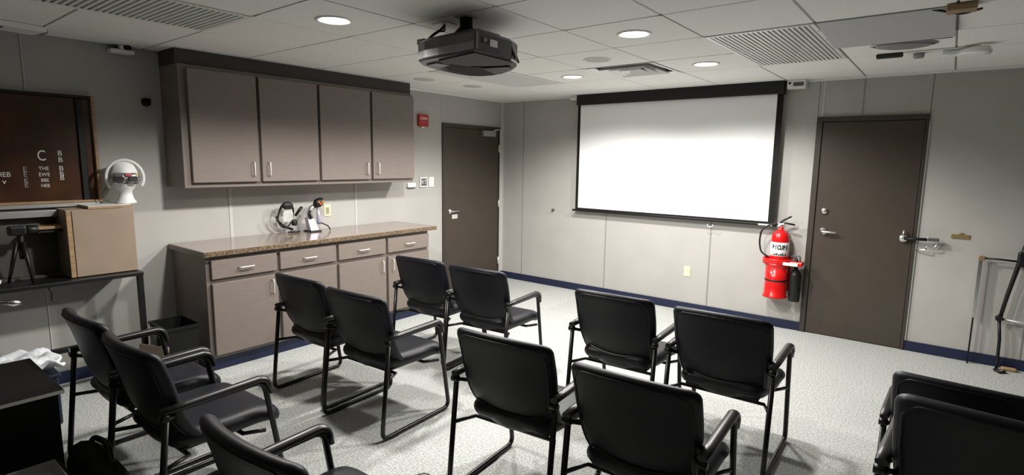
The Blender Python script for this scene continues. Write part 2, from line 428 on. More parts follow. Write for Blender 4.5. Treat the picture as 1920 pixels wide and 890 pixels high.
# door_1 in left wall (plane x=0)
d1 = bpy.data.objects.new('door_1', None); C.objects.link(d1); d1['kind'] = 'structure'
y0, y1, zt = D1
bm = BM(); box(bm, -.012, .018, y0, y0+.045, 0, zt, .003); box(bm, -.012, .018, y1-.03, y1, 0, zt, .003); box(bm, -.012, .018, y0+.045, y1-.03, zt-.045, zt, .003)
obj('door_frame', bm, M_FRAME, d1)
part('door_leaf', M_DOOR, d1, box, -.011, .004, y0+.05, y1-.034, .008, zt-.05, .002)
part('jamb_trim', M_STRIP, d1, box, .018, .022, y1-.022, y1-.002, .02, zt-.03)
lever(d1, (.004, y0+.135, 1.0), (1, 0, 0), (0, 1, 0), .13)
part('strike_plate', M_NICKEL, d1, box, .003, .006, y0+.17, y0+.27, .90, .955, .002)
cl = part('door_closer', M_GREYMET, d1, box, .004, .06, -.45, -.20, 1.955, 2.03, .006)
part('closer_arm', M_GREYMET, cl, tube, fillet([(.05, -.25, 2.035), (.09, -.18, 2.05), (.03, -.08, 2.055)], .02), .009, 8)
for z in (1.80, 1.05, .25): part('hinge', M_NICKEL, d1, lathe, [(.010, z-.05), (.010, z+.05)], 10, (.020, y1-.036, 0))
# door_2 in back wall (plane y=0)
d2 = bpy.data.objects.new('door_2', None); C.objects.link(d2); d2['kind'] = 'structure'
x0, x1, zt = D2
bm = BM(); box(bm, x0, x0+.05, -.022, .011, 0, zt, .003); box(bm, x1-.022, x1, -.022, .011, 0, zt, .003); box(bm, x0+.05, x1-.022, -.022, .011, zt-.045, zt, .003)
obj('door_frame', bm, M_FRAME, d2)
part('door_leaf', M_DOOR, d2, box, x0+.055, x1-.026, -.010, .011, .008, zt-.05, .002)
part('jamb_trim', M_STRIP, d2, box, x1, x1+.012, -.012, .0, .092, zt-.06)
lever(d2, (4.0, -.010, 1.015), (0, -1, 0), (1, 0, 0), .12)
part('deadbolt', M_CHROME, d2, lathe, [(.001, -.035), (.012, -.034), (.02, -.03), (.031, -.024), (.034, -.01), (.001, -.01)], 20, (3.995, 0, 1.21), 'y')
# security bar latch on the right side of the door
g = BM(); lathe(g, [(.001, -.05), (.030, -.046), (.036, -.03), (.03, -.011), (.001, -.01)], 18, (4.632, 0, 1.01), 'y')
lt = obj('latch_knob', g, M_CHROME, d2)
part('latch_thumb', M_CHROME, lt, tube, [(4.632, -.045, 1.01), (4.632, -.05, 1.05), (4.632, -.05, 1.085)], [.013, .011, .008], 10)
part('latch_bar', M_BLACK, d2, tube, [(4.64, -.045, 1.01), (4.70, -.06, 1.015), (4.82, -.06, 1.02)], [.012, .013, .014], 10)
part('latch_end', M_CHROME, d2, box, 4.80, 4.885, -.075, -.045, 1.002, 1.04, .006)
part('latch_hook', M_CHROME, d2, tube, fillet([(4.88, -.05, 1.0), (4.86, -.05, .955), (4.80, -.05, .955), (4.80, -.05, .925), (4.72, -.03, .92)], .012, 4), .006, 8)

# ------------------------------------------------------------------ wall cabinets
def bar_pull(parent, c, n, along, L=.10):
    c, n, a = Vector(c), Vector(n), Vector(along)
    g = BM(); tube(g, fillet([c-a*L/2, c-a*L/2+n*.03, c+a*L/2+n*.03, c+a*L/2], .012, 4), .0055, 8)
    return obj('handle', g, M_NICKEL, parent)
UY = [-4.215, -3.63, -3.07, -2.49, -1.925]; UZ0, UZ1, UD = 1.40, 2.325, .333
for k in range(2):
    ya, yb = UY[2*k], UY[2*k+2]
    t = thing('wall_cabinet', ['taupe two-door wall cabinet, left one, end panel facing the white foam head', 'taupe two-door wall cabinet, right one, beside the red sign'][k], 'cabinet', (0, 0, 0), 0, 'taupe wall cabinets')
    t.location = (0.002, (ya+yb)/2, UZ0); cy = (ya+yb)/2
    part('body', M_CAB, t, box, 0, UD, ya-cy, yb-cy-.001, 0, UZ1-UZ0, .002, 1)
    for d in range(2):
        a, b = UY[2*k+d]-cy, UY[2*k+d+1]-cy
        a += .05 if (k == 0 and d == 0) else .012; b -= .012
        o = part('door', M_CAB, t, box, UD+.001, UD+.038, a, b, .04, UZ1-UZ0-.03, .003, 1)
        hy = b-.055 if d == 0 else a+.055
        bar_pull(o, (UD+.038, hy, .145), (1, 0, 0), (0, 0, 1), .11)
tag(part('filler_panel', mat('filler_brown', (0.045, 0.037, 0.032), .6), None, box, .002, UD-.03, UY[0]+.0, UY[4], UZ1+.001, H-.001), 'dark recessed filler panel between the wall cabinets and the ceiling', 'panel')

LY = [-4.215, -3.655, -3.095, -2.535, -1.965]; LD, LZ = .588, .90
for k in range(2):
    ya, yb = LY[2*k], LY[2*k+2]; cy = (ya+yb)/2
    t = thing('base_cabinet', ['taupe base cabinet with two drawers and doors, left one beside the black bin', 'taupe base cabinet with two drawers and doors, right one near the brown door'][k], 'cabinet', (0.013, cy, 0), 0, 'taupe base cabinets')
    part('body', M_CAB, t, box, 0, LD, ya-cy, yb-cy-.001, .10, LZ, .002, 1)
    part('toe_kick', M_NAVY, t, box, 0, LD-.02, ya-cy+(.01 if k == 0 else 0), yb-cy-.001, 0, .0995)
    for d in range(2):
        a, b = LY[2*k+d]-cy, LY[2*k+d+1]-cy
        a += .03 if (k == 0 and d == 0) else .014; b -= .014
        dr = part('drawer', M_CAB, t, box, LD+.001, LD+.032, a, b, .725, .868, .003, 1)
        bar_pull(dr, (LD+.032, (a+b)/2, .795), (1, 0, 0), (0, 1, 0), .11)
        do = part('door', M_CAB, t, box, LD+.001, LD+.032, a, b, .13, .69, .003, 1)
        hy = b-.05 if d == 0 else a+.05
        bar_pull(do, (LD+.032, hy, .60), (1, 0, 0), (0, 0, 1), .11)
ct = thing('countertop', 'long brown laminate countertop with speckled front edge on the base cabinets', 'countertop', (.013, 0, LZ))
part('top', M_CTOP, ct, box, 0, .64, -4.24, -1.885, .002, .042, .002, 1)
part('front_edge', M_CEDGE, ct, box, .6401, .646, -4.24, -1.885, .002, .040, .002, 1)
part('end_edge', M_CAB, ct, box, 0, .64, -4.245, -4.2402, .002, .040, .001, 1)

# ------------------------------------------------------------------ projection screen
ps = thing('projection_screen', 'wide pull-down white projection screen with black borders on the back wall', 'screen', (0, -.04, 0))
part('housing', M_BLACK, ps, box, 1.255, 3.575, -.075, .035, 2.318, H-.002, .004)
part('fabric', M_SCREEN, ps, box, 1.300, 3.515, -.043, -.041, 1.075, 2.317)
part('border', M_BLACKM, ps, box, 1.262, 1.2995, -.043, -.041, 1.075, 2.317, label='black left border of the screen')
part('border', M_BLACKM, ps, box, 3.5155, 3.572, -.043, -.041, 1.075, 2.317, label='black right border of the screen')
part('border', M_BLACKM, ps, box, 1.262, 3.572, -.043, -.041, 1.055, 1.0748, label='black bottom border of the screen')
wb = part('weight_bar', M_BLACK, ps, box, 1.225, 3.60, -.056, -.028, 1.030, 1.0548, .004)
part('end_label', M_LABEL, wb, box, 3.43, 3.56, -.0575, -.0563, 1.036, 1.050)
part('pull_hook', M_WHITE, wb, tube, [(2.945+.03*math.cos(a), -.042, 1.0+.03*math.sin(a)) for a in [PI*(-.0+k/10) -PI for k in range(11)]], .004, 6)
br = thing('screen_bracket', 'small white bracket at the left end of the screen housing', 'bracket', (1.20, -.06, H), 0, 'screen brackets')
part('plate', M_WMETAL, br, box, -.05, .05, -.03, .05, -.05, -.001, .004)
part('lip', M_WMETAL, br, box, -.05, .05, -.045, -.03, -.05, -.035, .002)
bx = thing('junction_box', 'white junction box with dark display, right of the screen housing', 'box', (3.67, -.06, H), 0)
part('case', M_WHITE, bx, box, -.075, .085, -.04, .058, -.082, -.001, .005)
part('display', M_GREYD, bx, box, -.02, .07, -.0425, -.0402, -.06, -.025)
part('port', M_INK, bx, lathe, [(.012, -.043), (.012, -.0402)], 12, (-.05, 0, -.03), 'y')

# ------------------------------------------------------------------ projector
pj = thing('projector', 'large black projector hanging from the ceiling on a black mount', 'projector', (2.68, -3.60, H))
def P(x, y): return (x-2.68, y+3.60)
out = [P(2.935, -3.815), P(2.80, -3.80), P(2.66, -3.795), P(2.54, -3.785), P(2.455, -3.755), P(2.385, -3.66), P(2.34, -3.50), P(2.325, -3.31), P(2.34, -3.20), P(2.40, -3.145), P(2.50, -3.135), P(2.60, -3.165), P(2.72, -3.23), P(2.82, -3.31), P(2.90, -3.41), P(2.93, -3.50)]
zb, ztp = -.245, -.125
def shell(bm, o, z0, z1, z2, z3, k0=.985, k3=.93):
    n = len(o); cx = sum(p[0] for p in o)/n; cy = sum(p[1] for p in o)/n
    R = []
    for z, s in ((z0, k0), (z1, 1.0), (z2, 1.0), (z3, k3)):
        R.append([bm.verts.new((cx+(x-cx)*s, cy+(y-cy)*s, z)) for x, y in o])
    for A, B in zip(R, R[1:]):
        for i in range(n): bm.faces.new((A[i], A[(i+1) % n], B[(i+1) % n], B[i]))
    bm.faces.new(R[0][::-1]); bm.faces.new(R[-1])
body = part('body', M_PROJ, pj, shell, out, zb, zb+.008, ztp-.02, ztp)
def band(bm, o, z0, z1, off):
    n = len(o); A, B = [], []
    cx = sum(p[0] for p in out)/len(out); cy = sum(p[1] for p in out)/len(out)
    a = [(cx+(x-cx)*(1+off), cy+(y-cy)*(1+off)) for x, y in o]; b = [(cx+(x-cx)*.98, cy+(y-cy)*.98) for x, y in o]
    V = [[bm.verts.new((x, y, z)) for x, y in pts] for pts, z in ((a, z0), (a, z1), (b, z1), (b, z0))]
    for i in range(n-1):
        for p, q in ((0, 1), (1, 2), (2, 3), (3, 0)): bm.faces.new((V[p][i], V[p][i+1], V[q][i+1], V[q][i]))
    bm.faces.new([V[k][0] for k in range(4)]); bm.faces.new([V[k][-1] for k in range(4)][::-1])
part('side_band', M_PROJS, pj, band, out[0:8], zb+.012, zb+.052, .012, label='silver-grey lower band')
part('glossy_band', mat('gloss_black', (.012, .012, .016), .12, coat=.5), pj, band, out[0:8], zb+.053, zb+.098, .008)
part('corner_strip', M_PROJS, pj, box, .2555, .2585, -.205, -.185, zb+.015, zb+.10)
part('base_plate', M_PROJB, pj, prism, [P(2.925, -3.80), P(2.60, -3.74), P(2.56, -3.66), P(2.62, -3.52), P(2.80, -3.42), P(2.915, -3.46)], zb-.006, zb-.0005)
part('lens_recess', M_BLACKM, pj, prism, [P(2.50, -3.62), P(2.56, -3.60), P(2.62, -3.48), P(2.72, -3.36), P(2.60, -3.20), P(2.42, -3.20), P(2.40, -3.45)], zb-.004, zb-.0005)
part('lens_hood', M_GREYD, pj, prism, [P(2.64, -3.42), P(2.80, -3.38), P(2.80, -3.34), P(2.62, -3.20), P(2.56, -3.19)], zb-.008, zb-.0045)
part('cable_cover', M_GREY, pj, prism, [P(2.44, -3.68), P(2.54, -3.70), P(2.56, -3.61), P(2.46, -3.58)], zb-.008, zb-.0005)
# right face stickers and vents
fx = .2565
part('label_black', M_INK, pj, box, fx-.003, fx+.0015, -.155, -.105, zb+.055, zb+.082)
part('label_white', M_LABEL, pj, box, fx-.003, fx+.0015, -.09, -.03, zb+.045, zb+.080)
lbl = text_part('print', 'I/I', .028, (fx+.002, -.13, zb+.068), (PI/2, 0, PI/2), M_LABEL, pj)
for k in range(6):
    a, b = Vector(P(2.93, -3.50)), Vector(P(2.82, -3.31)); q = a.lerp(b, (k+.3)/6.2)
    o = part('vent_slat', M_BLACK, pj, box, -.006, .006, -.003, .003, -.045, .045, .001, 1); o.location = (q.x+.002, q.y, zb+.06); o.rotation_euler = (.35, 0, -.5)
part('top_rail', M_PROJS, pj, box, .10, .20, -.12, .06, ztp, ztp+.018, .005)
mt_ = part('mount_dome', M_BLACK, pj, lathe, [(.085, ztp-.002), (.085, ztp+.012), (.07, ztp+.02), (.066, ztp+.04), (.045, ztp+.062), (.036, ztp+.07), (.036, -.006)], 24)
part('ceiling_plate', M_GREYMET, pj, box, -.05, .05, -.045, .045, -.007, -.0005, .002)
part('mount_bracket', M_BLACK, pj, box, -.12, .12, -.09, .09, ztp, ztp+.012, .003)
part('cable', M_BLACK, pj, tube, fillet([(-.22, .05, -.003), (-.225, .03, -.03), (-.25, -.02, -.07), (-.26, -.07, ztp+.005)], .02), .008, 8)
part('cable', M_BLACK, pj, tube, fillet([(-.22, .05, -.012), (-.20, .03, -.045), (-.215, .0, -.05)], .015), .005, 8)
part('cable_plate', M_WMETAL, pj, box, -.28, -.16, .0, .10, -.004, -.0005, .001)
part('connector', M_BLACK, pj, box, -.29, -.23, -.11, -.05, ztp-.01, ztp+.02, .004)

# ------------------------------------------------------------------ fire extinguisher group
ex = thing('fire_extinguisher', 'red fire extinguisher with black hose and white label standing in a red holder', 'fire extinguisher', (3.652, -.115, .40))
part('cylinder', M_RED, ex, lathe, [(.02, 0), (.078, .005), (.083, .02), (.083, .505), (.08, .54), (.068, .575), (.045, .598), (.024, .61), (.021, .625), (.021, .645)], 32)
lb = part('label', M_LABEL, ex, lathe, [(.0835, .355), (.0842, .356), (.0842, .488), (.0835, .489)], 32, cap=False)
for k, (tx, sz, zz) in enumerate((('BICUBS', .060, .440),)):
    for q, ch in enumerate(tx):
        ang = math.radians(-76+(q-(len(tx)-1)/2)*17); rr = .0862
        o = text_part('lettering', ch, sz, (rr*math.cos(ang), rr*math.sin(ang), zz), (PI/2, 0, ang+PI/2), M_INK, lb, sx=.62, bold=.0028)
bm = BM()
for k in range(8):
    a = math.radians(-115+k*11); box(bm, -.006, .006, -.0008, .0008, .362, .362+.012+.006*(k % 3), mtx=Matrix.Translation((.0848*math.cos(a), .0848*math.sin(a), 0)) @ Matrix.Rotation(a+PI/2, 4, 'Z'))
obj('print_bars', bm, M_INK, lb)
v = part('valve', M_CHROME, ex, box, -.028, .03, -.018, .018, .642, .672, .006)
part('gauge', M_WHITE, v, lathe, [(.001, -.03), (.014, -.03), (.014, -.016), (.001, -.016)], 16, (-.012, 0, .655), 'y')
part('lower_handle', M_BLACK, ex, tube, [(-.02, 0, .668), (.04, 0, .676), (.12, -.005, .664)], [.011, .012, .010], 8, flat=.8)
part('lever', M_BLACK, ex, tube, [(-.015, 0, .675), (.02, 0, .705), (.085, -.005, .745)], [.010, .012, .009], 8, flat=.8)
part('hose', M_BLACK, ex, tube, fillet([(-.02, -.01, .657), (-.09, -.02, .66), (-.175, -.03, .60), (-.185, -.035, .47), (-.16, -.04, .37), (-.088, -.045, .335)], .08, 6), .0085, 10)
hd = thing('extinguisher_holder', 'red round wall holder with a wide rim around the red extinguisher', 'holder', (3.64, -.115, .335))
part('pail', M_RED, hd, lathe, [(.092, .06), (.113, .0), (.116, .012), (.104, .025), (.100, .16), (.101, .30), (.094, .30), (.093, .06)], 32, (0, -.0, 0), cap=False)
part('pail_floor', M_RED, hd, lathe, [(.001, .048), (.095, .048), (.095, .06), (.001, .06)], 24)
part('strap', M_BLACK, hd, lathe, [(.1015, .165), (.1035, .167), (.1035, .180), (.1015, .182)], 32, cap=False)
rim = [(.135*math.cos(a), .115*math.sin(a)) for a in [2*PI*k/28 for k in range(28)]]
bm = BM(); n = 28
V = [[bm.verts.new((x*s, y*s, z)) for x, y in rim] for s, z in ((1, .335), (1.0, .385), (.96, .392), (.92, .385), (.92, .335))]
for A, B in ((0, 1), (1, 2), (2, 3), (3, 4), (4, 0)):
    for i in range(n): 
        f = bm.faces.new((V[A][i], V[A][(i+1) % n], V[B][(i+1) % n], V[B][i])); f.smooth = True
obj('rim', bm, M_RED, hd)
part('rim_neck', M_RED, hd, lathe, [(.101, .30), (.108, .34), (.122, .345), (.108, .32), (.098, .30)], 28, cap=False)
part('side_arm', M_RED, hd, box, .12, .235, -.075, .03, .335, .378, .008)
part('arm_label', M_LABEL, hd, box, .075, .205, -.113, -.1, .342, .372, .003)
part('wall_plate', M_RED, hd, box, -.06, .10, .1145, .1148, .05, .40)
se = thing('small_extinguisher', 'small black canister hanging right of the red fire extinguisher', 'fire extinguisher', (3.815, -.12, .315))
part('cylinder', M_BLACK, se, lathe, [(.02, 0), (.048, .004), (.052, .015), (.052, .26), (.047, .285), (.030, .305), (.017, .315), (.017, .37)], 24)
part('valve', M_BLACK, se, tube, [(-.002, 0, .36), (.0, 0, .40), (-.012, 0, .435)], [.02, .017, .012], 10)
part('lever', M_GREYD, se, tube, fillet([(-.06, 0, .435), (-.02, 0, .452), (.025, 0, .45), (.03, 0, .40)], .01, 3), .007, 8)

# ------------------------------------------------------------------ small wall things
def plate_y(name, label, cat, x, z, wd, ht, mt):    # on back wall
    t = thing(name, label, cat, (x, 0, z)); part('plate', mt, t, box, -wd/2, wd/2, -.007, -.0002, -ht/2, ht/2, .002, 1); return t
t = plate_y('power_outlet', 'small ivory power outlet low on the back wall under the screen', 'outlet', 2.698, .445, .075, .118, M_IVORY)
for s in (-1, 1): part('receptacle', mat('ivory_light', (.80, .74, .55), .4), t, box, -.018, .018, -.010, -.0065, s*.028-.017, s*.028+.017, .003)
t = thing('coat_hook', 'small dark round hook on the back wall left of the screen', 'hook', (.88, 0, 1.01))
part('rosette', M_GREYD, t, lathe, [(.001, -.012), (.016, -.012), (.020, -.006), (.020, -.0002), (.001, -.0002)], 16, axis='y')
part('hook', M_GREYD, t, tube, fillet([(0, -.01, 0), (.0, -.04, -.01), (.0, -.045, .02)], .012), .005, 8)
t = thing('wall_plaque', 'small brass plaque on the back wall right of the dark door', 'plaque', (5.02, 0, 1.06))
part('plate', M_BRASS, t, box, -.062, .062, -.010, -.0002, -.018, .018, .003)
part('knob', M_BRASS, t, box, -.012, .018, -.012, -.002, .016, .032, .003)
def plate_x(name, label, cat, y, z, wd, ht, mt, d=.008):
    t = thing(name, label, cat, (0, y, z)); part('plate', mt, t, box, .0002, d, -wd/2, wd/2, -ht/2, ht/2, .002, 1); return t
t = plate_x('alarm_sign', 'small red sign with white lettering beside the wall cabinets', 'sign', -1.478, 2.09, .15, .135, M_REDSIGN, .03)
text_part('lettering', 'OSIAR', .040, (.0306, 0, .022), (PI/2, 0, PI/2), M_LABEL, t)
text_part('lettering', 'SIREN', .030, (.0306, 0, -.02), (PI/2, 0, PI/2), mat('pale_red', (.45, .15, .14), .5), t)
part('tab', M_LABEL, t, box, .001, .02, -.03, .02, -.085, -.0685, .003)
t = plate_x('thermostat', 'white framed thermostat with dark display beside the brown door', 'thermostat', -1.475, 1.375, .115, .115, M_WHITE, .02)
part('display', M_GREYD, t, box, .0195, .022, -.043, .043, -.043, .043, .002)
text_part('digits', 'KT', .062, (.0222, 0, 0), (PI/2, 0, PI/2), M_LABEL, t)
t = plate_x('light_switch', 'plain white switch plate between thermostat and brown door', 'switch', -1.342, 1.375, .08, .118, M_WHITE)
part('rocker', M_WHITE, t, box, .0075, .013, -.017, .017, -.033, .033, .003)
t = plate_x('card_box', 'white box low beside the wall cabinet end, below the red sign', 'box', -1.67, 1.345, .12, .05, M_WHITE, .03)
part('slot', M_GREYD, t, box, .0005, .031, -.058, .058, -.033, -.0255)
t = plate_x('power_outlet', 'ivory power outlet above the countertop, right of the scanner', 'outlet', -2.775, 1.12, .075, .118, M_IVORY)
part('socket', M_IVORYD, t, box, .0075, .010, -.018, .018, -.035, .03, .002)
t = thing('motion_sensor', 'small black dome sensor on the wall left of the wall cabinets', 'sensor', (0, -4.322, 2.048))
part('dome', M_BLACKM, t, lathe, [(.032, .0002), (.032, .012), (.026, .026), (.012, .034), (.001, .036)], 18, axis='x')
part('cap', M_BLACKM, t, box, .0002, .02, -.033, .033, .012, .026, .004)
t = thing('wall_camera', 'white bracket with black dome camera at the ceiling above the wall sensor', 'camera', (.06, -4.475, H))
part('bracket', M_WHITE, t, box, -.055, .03, -.075, .075, -.062, -.035, .004)
part('post', M_WHITE, t, lathe, [(.018, -.036), (.018, -.001)], 12)
part('dome', M_BLACK, t, lathe, [(.001, -.03), (.022, -.027), (.03, -.014), (.028, -.001)], 16, (.0, .035, 0))
t = thing('strip_fixture', 'white strip fixture with dark slot at the ceiling, top left corner', 'ceiling light', (.26, -5.22, H), .15)
part('case', M_WHITE, t, box, -.09, .11, -.32, .25, -.035, -.001, .006)
part('slot', M_INK, t, box, -.05, .07, -.30, .05, -.037, -.0352)
part('end_clip', M_INK, t, box, -.04, .05, .25, .275, -.03, -.005, .003)

# ------------------------------------------------------------------ chairs
def chair_proto(name):
    t = bpy.data.objects.new(name, None); C.objects.link(t); t.empty_display_size = .1
    hw = .2765
    # backrest: concave, leaning back, wrapped at the lower edge
    a, b, zc = .263, .256, .609
    def bdef(p, u, v):
        x, y, z = p
        k = (v+1)/2
        x *= (.90+.10*min(1, k*1.6)) if k < .62 else 1.0
        low = max(0, -v-.1)
        zz = zc + z - .0*u*u - (.012*u*u if v > .6 else 0) + (.055*u*u*max(0, -v))
        yy = -.165 - .235*(zz-.45) + y + .040*u*u + .09*low*low
        yy += -.03*max(0, v-.3)**2
        return Vector((x, yy, zz))
    part('backrest', M_VINYL, t, slab, a, b, .058, .038, 18, 18, 5, bdef)
    # piping on the rear face
    pts = []; N = 44
    for i in range(N):
        s = 4*i/N; e = int(s); f = s-e; q = 2*f-1; m_ = .90
        u, v = [(q, 1), (1, -q), (-q, -1), (-1, q)][e]
        u *= m_; v *= m_
        x, z = u*a, v*b; rc = .05; dx, dz = abs(x)-(a*m_-rc), abs(z)-(b*m_-rc)
        if dx > 0 and dz > 0:
            kk = max(dx, dz)/math.hypot(dx, dz); x = math.copysign(a*m_-rc+dx*kk, x); z = math.copysign(b*m_-rc+dz*kk, z)
        pts.append(bdef(Vector((x, -.0275, z)), u, v))
    part('piping', M_VINYL, t, tube, pts, .0045, 6, True)
    # seat
    def sdef(p, u, v):
        x, y, z = p            # x width, z -> depth, y -> thickness
        yy = .062+z; zz = .425 + y - .035*max(0, v-.45)**2*3 + .012*u*u*0 + .03*max(0, -v-.6)
        x *= 1-.16*max(0, -v)**1.5
        return Vector((x, yy, zz))
    part('seat', M_VINYL, t, slab, .258, .250, .085, .06, 16, 16, 5, sdef)
    part('seat_pan', M_BLACK, t, box, -.20, .20, -.14, .22, .372, .392, .008)
    part('back_support', M_BLACK, t, slab, .19, .05, .03, .03, 10, 6, 5, lambda p, u, v: Vector((p.x*(1+.12*v), -.175+p.y+.03*u*u+.03*max(0, -v), .415+p.z+.03*u*u)))
    for s in (-1, 1):
        x = s*hw
        path = fillet([(x, -.215, .598), (x, -.280, .0135), (x, .300, .0135), (x, .205, .606), (x, -.215, .606)], [.055, .055, .05], 6)
        part('side_frame', M_TUBE, t, tube, path, .0135, 10)
        ap = fillet([(x, -.235, .612), (x, -.05, .616), (x, .215, .622), (x, .238, .540)], [.1, .06], 6)
        part('armrest', M_ARM, t, tube, ap, [.019]+[.0235]*(len(ap)-2)+[.017], 10, flat=.68)
        part('joint_bolt', M_TUBE, t, lathe, [(.018, -.02), (.018, .012), (.012, .018)], 12, (x, -.222, .583), 'x')
        part('back_bracket', M_TUBE, t, tube, [(x, -.222, .578), (s*.262, -.195, .572), (s*.232, -.158, .56)], .010, 8)
        part('glide', M_BLACK, t, box, x-.014, x+.014, -.22, -.16, 0, .008, .002)
    for yy, zz in ((-.12, .362), (.12, .362)):
        part('crossbar', M_TUBE, t, tube, [(-hw, yy*1.7 if yy > 0 else yy*1.95, zz), (-hw+.05, yy, zz), (hw-.05, yy, zz), (hw, yy*1.7 if yy > 0 else yy*1.95, zz)], .010, 8)
    return t
proto = chair_proto('guest_chair')
G = 'black padded armchairs with sled legs'
CH = [  # x, y of the centre, rotation (deg), scale, label
 (1.585, -2.765, 5, 1, 'black armchair in the front row, leftmost, closest to the base cabinets'),
 (2.192, -2.755, 5, 1, 'black armchair in the front row, just left of the aisle facing the screen'),
 (3.355, -2.8, 3, 1, 'black armchair in the front row, just right of the aisle'),
 (4.007, -2.8, 1.5, 1, 'black armchair in the front row nearest the red fire extinguisher'),
 (1.53, -3.785, 3, 1, 'black armchair in the second row, leftmost, in front of the base cabinets'),
 (2.157, -3.795, 3, 1, 'black armchair in the second row with its right arm and seat facing the aisle'),
 (3.35, -3.865, 5, 1, 'black armchair in the second row, right of the aisle, its back nearest picture centre'),
 (4.027, -3.905, 2.5, 1, 'black armchair in the second row with the largest back, bottom right of centre'),
 (2.2, -4.97, 2, 1, 'black armchair in the third row seen from its side, nearest the papers on the left'),
 (1.575, -4.97, 2, 1, 'black armchair in the third row, partly hidden, in front of the black bin'),
 (3.385, -5.045, 2, 1, 'black armchair at the bottom edge, only back top, arm and seat corner showing'),
 (5.04, -2.97, -2, .915, 'black armchair at the right edge, the farther of the two there'),
 (5.13, -3.61, -4, 1.075, 'black armchair at the right edge, the nearer of the two there'),
]
for k, (x, y, r, s, lab) in enumerate(CH):
    o = proto if k == 0 else copy_tree(proto)
    o.location = (x, y, 0); o.rotation_euler = (0, 0, math.radians(r)); o.scale = (s, s, s)
    tag(o, lab, 'chair', G)

# ------------------------------------------------------------------ things on the countertop
CT = LZ+.0425
t = thing('headset_visor', 'black headset with clear visor leaning against the wall on the countertop', 'headset', (.09, -3.25, CT))
loop = []
for k in range(26):
    a = 2*PI*k/26; loop.append((.0+.03*math.sin(a), -.02+.075*math.cos(a), .165+.115*math.sin(a)))
part('band', M_BLACK, t, tube, loop, [.006+.012*max(0, math.sin(2*PI*k/26))**2 for k in range(26)], 8, True)
g = BM(); lathe(g, [(.001, .012), (.03, .012), (.05, .006), (.06, -.004)], 20, (.012, -.02, .165), 'x')
part('visor', M_CLEAR, t, slab, .052, .055, .01, .03, 8, 8, 5, lambda p, u, v: Vector((.03+p.y+.01*u*u, -.02+p.x, .16+p.z))); g.free()
part('brow_pad', M_BLACK, t, slab, .05, .03, .03, .025, 8, 8, 5, lambda p, u, v: Vector((.035+p.y, -.015+p.x, .255+p.z)))
part('ear_pad', M_BLACK, t, slab, .027, .03, .04, .02, 8, 8, 5, lambda p, u, v: Vector((.055+p.y, .03+p.x, .10+p.z)))
part('lower_arm', M_BLACK, t, tube, [(.02, -.125, .165), (.025, -.11, .12), (.03, -.05, .065), (.035, .02, .035)], [.012, .010, .011, .012], 8)
part('foot', M_BLACK, t, tube, [(.02, -.02, .010), (.04, .04, .011), (.05, .085, .009)], [.006, .010, .007], 8)
part('link', M_BLACK, t, tube, [(.04, .05, .16), (.05, .095, .22), (.05, .115, .24)], [.012, .015, .013], 8)
t = thing('barcode_scanner', 'handheld scanner with orange-marked black head in a silver stand on the countertop', 'scanner', (.13, -3.03, CT))
part('stand_base', M_BLACK, t, box, -.055, .075, -.06, .06, 0, .014, .006)
bm = BM(); prism(bm, [(-.035, -.045), (.035, -.045), (.035, .04), (-.035, .04)], 0, .12, .75)
for v_ in bm.verts: v_.co = Vector((v_.co.x-.18*v_.co.z+.02, v_.co.y-.20*v_.co.z, v_.co.z+.0145))
obj('stand', M_LAV and bm, M_LAV, t)
part('grip', M_GREYMET, t, tube, [(.02, -.02, .125), (.015, -.03, .18), (.02, -.01, .225), (.03, .02, .25)], [.026, .026, .026, .022], 12)
part('grip_insert', M_BLACK, t, tube, [(.042, -.035, .13), (.038, -.045, .17), (.036, -.035, .205)], [.012, .015, .010], 8)
part('head', M_BLACK, t, slab, .05, .045, .075, .035, 10, 10, 5, lambda p, u, v: Vector((.05+p.y, .045+p.x, .275+p.z+.25*p.x)))
part('orange_mark', M_ORANGE, t, tube, [(.083, .022, .295), (.088, .048, .258), (.083, .078, .298)], .006, 8)
part('side_unit', M_LAV, t, tube, [(.03, .05, .22), (.03, .055, .16), (.035, .06, .10), (.03, .058, .07)], [.014, .018, .026, .018], 10)
part('power_cord', M_BLACK, t, tube, fillet([(.04, .05, .09), (.05, .09, .07), (.06, .14, .045), (.065, .155, .006)], .02), .006, 8)

# ------------------------------------------------------------------ left wall corner: desk, box, display board
TZ = .81
t = thing('side_table', 'narrow black table with lower rail against the left wall', 'table', (.014, -5.20, 0))
part('top', M_BLACK, t, box, .0, .36, -.62, .655, TZ-.028, TZ, .004)
for yy in (-.60, .635):
    for xx in (.335,): part('leg', M_BLACK, t, box, xx-.018, xx+.018, yy-.018, yy+.018, 0, TZ-.029, .003)
part('lower_rail', M_BLACK, t, box, .32, .35, -.58, .615, .325, .36, .003)
t = thing('tabletop_cabinet', 'beige box cabinet with grey open bay standing on the black table', 'cabinet', (.014, -4.95, TZ+.001))
part('bay_back', mat('bay_grey', (.085, .083, .078), .5), t, box, .0, .02, -.40, .001, .0, .40)
part('bay_top', M_GREYMET, t, box, .0, .10, -.40, .001, .41, .455, .003)
part('bay_side', mat('bay_grey', (.085, .083, .078), .5), t, box, .0, .10, -.42, -.401, 0, .455)
part('bay_floor', mat('bay_grey', (.085, .083, .078), .5), t, box, .021, .10, -.40, .0, 0, .012)
part('body', M_BEIGE, t, box, .0, .27, .003, .395, 0, .462, .003)
part('door', M_BEIGE, t, box, .271, .286, .035, .394, .004, .455, .002)
part('edge_stile', M_TAN, t, box, .271, .284, .003, .031, .004, .455, .002)
part('wood_bracket', M_TAN, t, box, .02, .20, -.15, .002, .335, .355, .004)
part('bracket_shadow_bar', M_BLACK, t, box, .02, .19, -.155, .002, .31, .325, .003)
t = thing('shelf_board', 'thin tan round-ended board lying on the beige box', 'board', (.17, -4.69, TZ+.4645))
